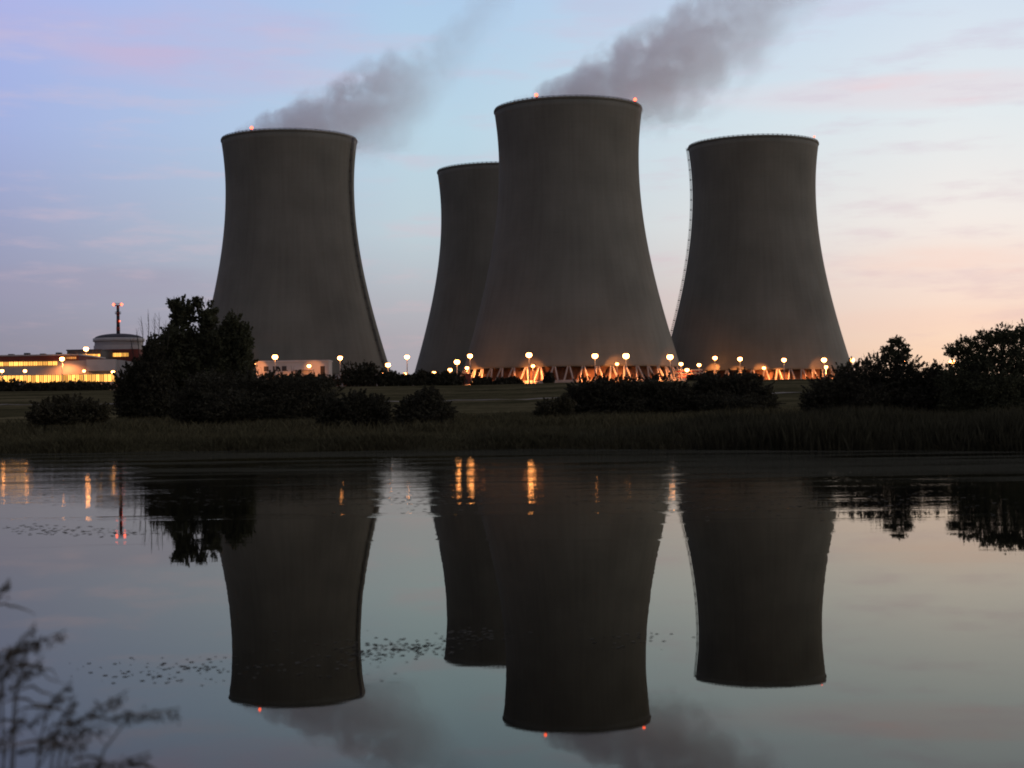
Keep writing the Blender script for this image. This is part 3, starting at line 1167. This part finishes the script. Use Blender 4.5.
def plant(name, label, cat, d, clumps, n, leaf, mat, group=None, base_x=None, stems=4, trunk_r=.12, shoots=(), skirt=True):
    cl = [px_clump(*c[:4], d, (c[4] if len(c) > 4 else rng.uniform(-1, 1) * c[2] * .35 * d / F)) for c in clumps]
    bx = at(base_x if base_x is not None else np.mean([c[0] for c in clumps]), 400, d).x
    base = Vector((bx, d, gz(bx, d)))
    root = tag(empty(name, base), label, cat, group)
    off = np.array(base)
    if skirt:      # foliage reaches down to the grass
        for c in list(cl):
            zg = gz(c[0], c[1])
            if c[2] - c[5] * .6 > zg and c[2] - zg < 4.2 * c[5]:
                cl.append((c[0], c[1], zg + (c[2] - zg) * .42, c[3] * .95, c[4] * .9, max(.25, (c[2] - zg) * .5)))
    leaf *= .66
    P = clump_points(cl, int(n * 1.75))
    keep = P[:, 2] > ground_z(P[:, 0], P[:, 1]) + .03
    P = P[keep]
    Q = leaves(P, leaf * rng.uniform(.55, 1.25, len(P)), .15)
    obj("crown", quads_mesh("crown", Q - off, mat), root)
    mb = MB()
    for k in range(stems):
        c = cl[int(rng.integers(0, len(cl)))] if k >= len(cl) else cl[k]
        b = Vector((rng.normal() * trunk_r * 2.5, rng.normal() * trunk_r * 2.5, -.25)) if stems > 1 else Vector((0, 0, -.25))
        e = Vector(c[:3]) - base
        mid = b.lerp(e, .5) + Vector((rng.normal(), rng.normal(), 0)) * .06 * e.length
        mid.z = b.z + (e.z - b.z) * .55
        r = trunk_r * rng.uniform(.7, 1.2)
        mb.tube([b, b.lerp(mid, .5), mid, e], [r, r * .8, r * .55, r * .25], 6)
        for q in range(4):
            f = Vector((c[0] + rng.normal() * c[3] * .5, c[1] + rng.normal() * c[4] * .5, c[2] + abs(rng.normal()) * c[5] * .45)) - base
            mb.tube([mid.lerp(e, .3 + .15 * q), f], [r * .3, r * .07], 4)
    for c in cl:       # fine bare twigs standing out of the crown
        for q in range(7 if c[2] - base.z > c[5] else 0):
            a, b_ = rng.uniform(0, 6.28), rng.uniform(.0, .85)
            p0 = Vector((c[0] + c[3] * b_ * math.cos(a), c[1] + c[4] * b_ * math.sin(a), c[2] + c[5] * .8 * math.sqrt(1 - b_ * b_))) - base
            L = rng.uniform(.25, .6) * c[5]
            p1 = p0 + Vector((math.cos(a) * b_ * .5 + rng.normal() * .15, rng.normal() * .2, 1)).normalized() * L
            w = leaf * .14
            mb.tube([p0, p0.lerp(p1, .5) + Vector((rng.normal(), rng.normal(), 0)) * L * .05, p1], [w, w * .7, w * .3], 3)
    for (x, y0, y1, lean) in shoots:
        p0, p1 = at(x, y1, d) - base, at(x + lean, y0, d) - base
        mb.tube([p0, p0.lerp(p1, .5) + Vector((.1, 0, 0)), p1], [.05, .04, .012], 4)
        for q in range(5):
            m0 = p0.lerp(p1, .35 + .1 * q)
            mb.tube([m0, m0 + Vector((rng.uniform(-.5, .5), rng.uniform(-.3, .3), rng.uniform(.5, 1.1)))], [.022, .008], 3)
    mb.build("trunk", M["bark"], root)
    return root


BUSH = "dark shrubs on the far bank"
# big trees at the left
plant("deciduous_tree", "tall dark tree with a ragged twin-peaked top left of the left tower", "tree", 206,
      [(184, 315, 15, 16), (174, 306, 9, 8), (196, 304, 8, 8), (208, 318, 11, 16), (178, 340, 20, 20), (205, 345, 20, 20), (168, 358, 24, 24), (195, 372, 36, 30), (178, 395, 34, 24)],
      34000, .34, M["leaf"], base_x=188, stems=7, trunk_r=.3)
plant("deciduous_tree", "rounder dark tree standing against the left tower's base", "tree", 203,
      [(233, 330, 12, 18), (243, 345, 12, 20), (222, 345, 16, 20), (246, 368, 10, 18), (232, 372, 24, 26), (225, 395, 30, 24)],
      24000, .32, M["leaf"], base_x=232, stems=5, trunk_r=.25)
plant("willow_shrub", "dark shrub with bare upright shoots left of the tall tree", "shrub", 199,
      [(153, 350, 11, 15), (143, 372, 18, 17), (128, 388, 16, 20), (155, 380, 20, 26), (140, 403, 26, 18)],
      18000, .28, M["leaf_dark"], base_x=142, stems=5, trunk_r=.15,
      shoots=[(143, 316, 345, -2), (148, 309, 345, 0), (153, 313, 345, 2), (158, 312, 345, 1), (163, 320, 345, 3), (139, 328, 355, -3), (134, 338, 362, -4), (167, 326, 350, 2)])
# shrubs on the bank
d_ = 148
plant("shrub", "long dark shrub mass in front of the big left trees", "shrub", d_,
      [(215, 390, 36, 20), (255, 388, 34, 19), (290, 387, 32, 17), (318, 396, 24, 20), (235, 404, 50, 18), (290, 406, 40, 16), (190, 402, 24, 18)], 30000, .2, M["leaf_dark"], BUSH, stems=7)
plant("shrub", "low rounded shrub alone on the grass at far left", "shrub", 118,
      [(52, 411, 22, 13), (75, 408, 24, 13), (95, 413, 17, 12), (38, 417, 12, 9), (70, 418, 36, 9)], 12000, .17, M["leaf_warm"], BUSH, stems=5, trunk_r=.06)
plant("shrub", "low rounded shrub touching the right end of the long shrub mass", "shrub", 112,
      [(355, 408, 20, 17), (375, 410, 18, 16), (340, 414, 16, 13), (362, 418, 28, 11), (330, 408, 14, 14)], 12000, .16, M["leaf_dark"], BUSH, stems=5, trunk_r=.06)
plant("shrub", "round dark shrub by the water under the back tower's left foot", "shrub", 110,
      [(425, 404, 20, 15), (412, 412, 18, 14), (440, 412, 16, 13), (425, 418, 30, 10), (432, 398, 10, 10)], 12000, .16, M["leaf_dark"], BUSH, stems=5, trunk_r=.06)
plant("shrub", "small low shrub at the left end of the bushes before the central tower", "shrub", 135,
      [(548, 408, 12, 9), (563, 406, 12, 10), (540, 413, 8, 6)], 5000, .15, M["leaf_warm"], BUSH, stems=3, trunk_r=.05)
plant("shrub", "wide dark shrub hiding the legs of the central tower", "shrub", 158,
      [(585, 394, 20, 16), (605, 391, 22, 16), (632, 392, 24, 16), (658, 391, 22, 16), (680, 397, 14, 14), (620, 405, 50, 12), (665, 406, 30, 10)], 24000, .2, M["leaf_dark"], BUSH, stems=7)
plant("shrub", "domed dark shrub between the central and the right tower", "shrub", 160,
      [(715, 388, 20, 16), (738, 387, 20, 16), (757, 394, 18, 14), (698, 396, 14, 14), (730, 402, 46, 12), (770, 402, 10, 9)], 18000, .2, M["leaf_dark"], BUSH, stems=6)
# trees at the right
plant("shrub", "big dark thicket in front of the right tower's right foot", "shrub", 90,
      [(826, 393, 22, 18), (850, 382, 22, 20), (876, 374, 22, 20), (905, 376, 22, 20), (928, 382, 20, 16), (860, 398, 46, 18), (910, 400, 36, 16), (812, 402, 14, 12), (938, 376, 16, 14)], 34000, .115, M["leaf_dark"], BUSH, stems=8, trunk_r=.07)
plant("sapling", "thin airy sapling rising out of the right-hand thicket", "tree", 91,
      [(896, 343, 9, 7), (888, 351, 8, 6), (904, 350, 7, 7), (897, 358, 14, 8)], 1700, .10, M["leaf"], base_x=897, stems=4, trunk_r=.05, skirt=False)
plant("deciduous_tree", "dark bushy tree cut by the right edge of the picture", "tree", 86,
      [(953, 352, 11, 9), (966, 346, 13, 11), (985, 341, 15, 12), (1005, 336, 15, 12), (1026, 335, 16, 14), (1048, 342, 18, 16), (975, 362, 26, 16), (1015, 360, 30, 22), (1050, 370, 24, 24), (960, 382, 26, 20), (1000, 390, 44, 24), (1045, 395, 34, 22)],
      46000, .105, M["leaf"], base_x=1005, stems=9, trunk_r=.10)

# far hedge and bushes on the plateau
FAR = [
    ((8, 388, 24, 7), "dark hedge clump below the left end of the lit hall"),
    ((48, 388, 24, 6), "dark hedge clump below the middle of the lit hall"),
    ((88, 388, 24, 7), "dark hedge clump below the right end of the lit hall"),
    ((362, 374, 20, 11), "dark far bush right of the white building"),
    ((390, 379, 12, 8), "small far bush at the right foot of the left tower"),
    ((408, 380, 12, 6), "small far bush below the lamp that stands against the sky"),
    ((428, 380, 13, 8), "far bush at the left foot of the back tower"),
    ((449, 380, 15, 8), "far bush just left of the reddish hut"),
    ((482, 384, 10, 6), "small far bush in front of the first tower legs"),
    ((508, 384, 15, 6), "low far bush before the legs left of the brightest lamp"),
    ((549, 380, 5, 7), "narrow far bush between tower legs right of the brightest lamp"),
    ((700, 381, 12, 6), "low far bush beside the orange pipe stage"),
    ((745, 382, 18, 8), "far bush at the left of the right tower's visible legs"),
    ((306, 382, 34, 7), "low far hedge in front of the white building"),
]
for (c, label) in FAR:
    d = 800.0
    p = at(c[0], c[1], d)
    s = d / F
    z0 = gz(p.x, d)
    cz = p.z
    cl = [(p.x + q * c[2] * s * .55, d + rng.uniform(-2, 2), cz + rng.uniform(-.12, .12) * c[3] * s, c[2] * s * .55, c[2] * s * .4, c[3] * s * rng.uniform(.85, 1.15)) for q in (-1, -.3, .4, 1)]
    cl += [(q[0], q[1], (q[2] + z0) / 2, q[3], q[4], max(1.0, (q[2] - z0) * .8)) for q in cl]
    P = clump_points(cl, 2600)
    P = P[P[:, 2] > z0 + .1]
    base = np.array((p.x, d, z0))
    o = obj("far_bush", quads_mesh("far_bush", leaves(P, .8 * rng.uniform(.5, 1.2, len(P))) - base, M["leaf_dark"]), loc=base)
    tag(o, label, "bush", "far bushes at the foot of the power station")


# grass and reeds
def blades(X, Y, Z, h, w, lean=.35):
    n = len(X)
    b = np.stack([X, Y, Z], 1)
    a = rng.uniform(0, 2 * np.pi, n)
    side = np.stack([np.cos(a), np.sin(a), np.zeros(n)], 1) * w[:, None]
    tip = b + np.stack([rng.normal(size=n) * lean * h, rng.normal(size=n) * lean * h, h], 1)
    midp = b + (tip - b) * np.array([.42, .42, .58])
    return np.stack([b - side, b + side, midp + side * .8, tip], 1)


n = 70000
X = rng.uniform(-48, 34, n)
T = rng.exponential(9.0, n)
T = np.where(rng.random(n) < .45, rng.uniform(-.4, 2.2, n), T + .3)
Y = shore(X) + T
patch = .5 + .5 * np.sin(X * .7 + 1.3 * np.sin(Y * .35)) * np.sin(Y * .5 + X * .13)
h = (.18 + .30 * patch) * rng.uniform(.5, 1.3, n)
Q = blades(X, Y, np.maximum(ground_z(X, Y), -.15) - .03, h, np.full(n, .020))
# rank growth in drifts among the shrubs
n = 60000
kx, kt = rng.uniform(-48, 30, 260), rng.uniform(16, 95, 260)
pick = rng.integers(0, 260, n)
X = kx[pick] + rng.normal(size=n) * 1.9
Y = shore(X) + kt[pick] + rng.normal(size=n) * 1.5
h = rng.uniform(.25, .9, n) * rng.uniform(.45, 1.15, 260)[pick]
Q = np.concatenate([Q, blades(X, Y, ground_z(X, Y) - .03, h, np.full(n, .028))])
tag(obj("bank_grass", quads_mesh("bank_grass", Q, M["blade"])), "rough dark grass covering the far bank of the pond", "grass", kind="stuff")
n = 42000
X = rng.uniform(8, 36, n)
X = np.where(rng.random(n) < .12, rng.uniform(-2, 12, n), X)
T = rng.uniform(-.7, 13, n)
Y = shore(X) + T
h = (.75 + .45 * (.5 + .5 * np.sin(X * .55 + 2) * np.sin(Y * .4))) * rng.uniform(.6, 1.25, n) * np.clip((X + 2) / 14, .45, 1)
Q = blades(X, Y, np.maximum(ground_z(X, Y), -.25) - .03, h, np.full(n, .022), .16)
tag(obj("reeds", quads_mesh("reeds", Q, M["reed"])), "belt of tall dark reeds along the right part of the far bank", "reeds", kind="stuff")

# floating leaves and weed on the water
pts = []
def patch_weed(x, y, rx, ry, n_):
    for _ in range(n_):
        xx, yy = x + rng.normal() * rx * .5, y + rng.normal() * ry * .5
        d = CAM_Z * F / max(6.0, (yy - (H0 - (xx - 512) * .01431)))
        if d < 66:
            pts.append(((xx - 512) / F * d, d))
patch_weed(400, 648, 55, 9, 150); patch_weed(360, 655, 40, 8, 60); patch_weed(470, 636, 40, 8, 80); patch_weed(150, 672, 80, 12, 70); patch_weed(200, 668, 60, 8, 50)
patch_weed(100, 532, 90, 4, 130); patch_weed(40, 528, 60, 4, 60); patch_weed(300, 660, 90, 18, 50); patch_weed(640, 640, 60, 10, 30)
patch_weed(230, 500, 260, 10, 260); patch_weed(560, 492, 300, 10, 220); patch_weed(850, 505, 220, 14, 300); patch_weed(420, 500, 60, 12, 80); patch_weed(680, 505, 40, 14, 80)
pts = np.array(pts)
n = len(pts)
sz = rng.uniform(.010, .034, n) * np.clip(pts[:, 1] / 16, .55, 1.9)
ang = rng.uniform(0, 6.28, n)
c_, s_ = np.cos(ang), np.sin(ang)
A = np.stack([c_ * sz, s_ * sz, np.zeros(n)], 1); B = np.stack([-s_ * sz * .95, c_ * sz * .95, np.zeros(n)], 1)
C = np.stack([pts[:, 0], pts[:, 1], np.full(n, .003)], 1)
tag(obj("pond_weed", quads_mesh("pond_weed", np.stack([C - A * [1, 1, 0], C + B, C + A, C - B], 1), M["weed"])), "scattered floating leaves and weed on the still water", "pond weed", kind="stuff")

# reeds close to the camera at the lower left
def near_reed(pts_, label, head=True, nod=1.0, nleaf=1):
    """pts_: picture points of the stem from foot to tip, with the distance"""
    d = pts_[0][2]
    P = [at(*q) for q in pts_]
    base = Vector((P[0].x, P[0].y, gz(P[0].x, P[0].y)))
    P = [base] + P
    root = tag(empty("reed_plant", base), label, "reed", "reeds on the near bank")
    mb = MB()
    mb.tube([p - base for p in P], list(np.linspace(.0032, .0014, len(P))), 5)
    mb.build("stem", M["reed_near"], root)
    for k in range(nleaf):
        i = 1 + int(rng.integers(0, max(1, len(P) - 2)))
        p = P[i - 1].lerp(P[i], rng.uniform(.2, 1)) - base
        sgn = rng.choice([-1, 1, 1])
        L = rng.uniform(.10, .22)
        v, f = [], []
        for j in range(7):
            t = j / 6
            c = p + Vector((sgn * L * t * .9, rng.uniform(-.05, .05) * t, L * (.55 * t - .75 * t * t)))
            w = .0030 * math.sin(math.pi * (t * .85 + .12))
            v += [c + Vector((0, 0, w)), c - Vector((0, .003, w))]
        for j in range(6):
            f.append((j * 2, j * 2 + 1, j * 2 + 3, j * 2 + 2))
        mb = MB(); mb.poly(v, f); mb.build("leaf", M["reed_near"], root)
    if head:
        tip, dirv = P[-1] - base, (P[-1] - P[-2]).normalized()
        n_ = 120
        t = rng.uniform(0, 1, n_)
        L = .16
        spread = .0075 * np.sin(np.pi * np.clip(t * .9 + .08, 0, 1))
        dv = np.array(dirv)
        cen = np.array(tip)[None, :] - dv[None, :] * ((1 - t) * L)[:, None] + rng.normal(size=(n_, 3)) * spread[:, None]
        cen[:, 2] -= nod * .010 * t ** 2
        cen[:, 2] -= np.abs(rng.normal(size=n_)) * .012 * t
        sp = leaves(cen, rng.uniform(.006, .012, n_), -.2, .25)
        obj("seed_head", quads_mesh("seed_head", sp, M["reed_near"]), root)
    return root


RL = "drooping brown reed with a soft seed head at the lower left corner"
near_reed([(10, 780, 4.0), (14, 700, 4.0), (30, 645, 4.0), (66, 630, 4.0)], "reed whose bent head reaches furthest right of the upper left tuft")
near_reed([(-8, 780, 4.1), (-4, 690, 4.1), (8, 650, 4.1), (40, 640, 4.1)], RL)
near_reed([(-14, 780, 4.0), (-12, 680, 4.0), (-4, 660, 4.0), (24, 652, 4.0)], RL)
near_reed([(-16, 780, 4.2), (-14, 640, 4.2), (-8, 600, 4.2), (10, 578, 4.2)], "reed rising highest at the left edge of the picture")
near_reed([(36, 790, 4.0), (40, 740, 4.0), (50, 705, 4.0), (72, 680, 4.0)], "thin reed between the two reed tufts at the lower left")
RL2 = "brown reed with nodding head in the lower tuft beside the left corner"
near_reed([(52, 800, 3.7), (62, 745, 3.7), (88, 715, 3.7), (128, 690, 3.7)], RL2)
near_reed([(60, 800, 3.6), (66, 760, 3.6), (80, 730, 3.6), (108, 722, 3.6)], RL2)
near_reed([(84, 810, 3.7), (104, 750, 3.7), (130, 716, 3.7), (180, 708, 3.7)], "reed arching furthest right over the water at the lower left")
near_reed([(48, 800, 3.8), (52, 760, 3.8), (60, 720, 3.8), (76, 695, 3.8)], RL2)
near_reed([(100, 820, 3.7), (112, 780, 3.7), (126, 760, 3.7), (150, 752, 3.7)], RL2)
near_reed([(30, 800, 3.7), (36, 770, 3.7), (54, 745, 3.7), (86, 738, 3.7)], RL2)
near_reed([(70, 815, 3.7), (72, 785, 3.7), (84, 765, 3.7), (104, 757, 3.7)], RL2)
near_reed([(4, 780, 3.9), (2, 690, 3.9), (14, 650, 3.9), (36, 622, 3.9)], RL)
near_reed([(-2, 800, 3.7), (4, 760, 3.7), (10, 730, 3.7), (26, 712, 3.7)], RL)
near_reed([(12, 800, 3.8), (16, 720, 3.8), (18, 680, 3.8), (44, 655, 3.8)], RL)
near_reed([(-6, 800, 3.9), (-2, 700, 3.9), (4, 672, 3.9), (30, 660, 3.9)], RL)
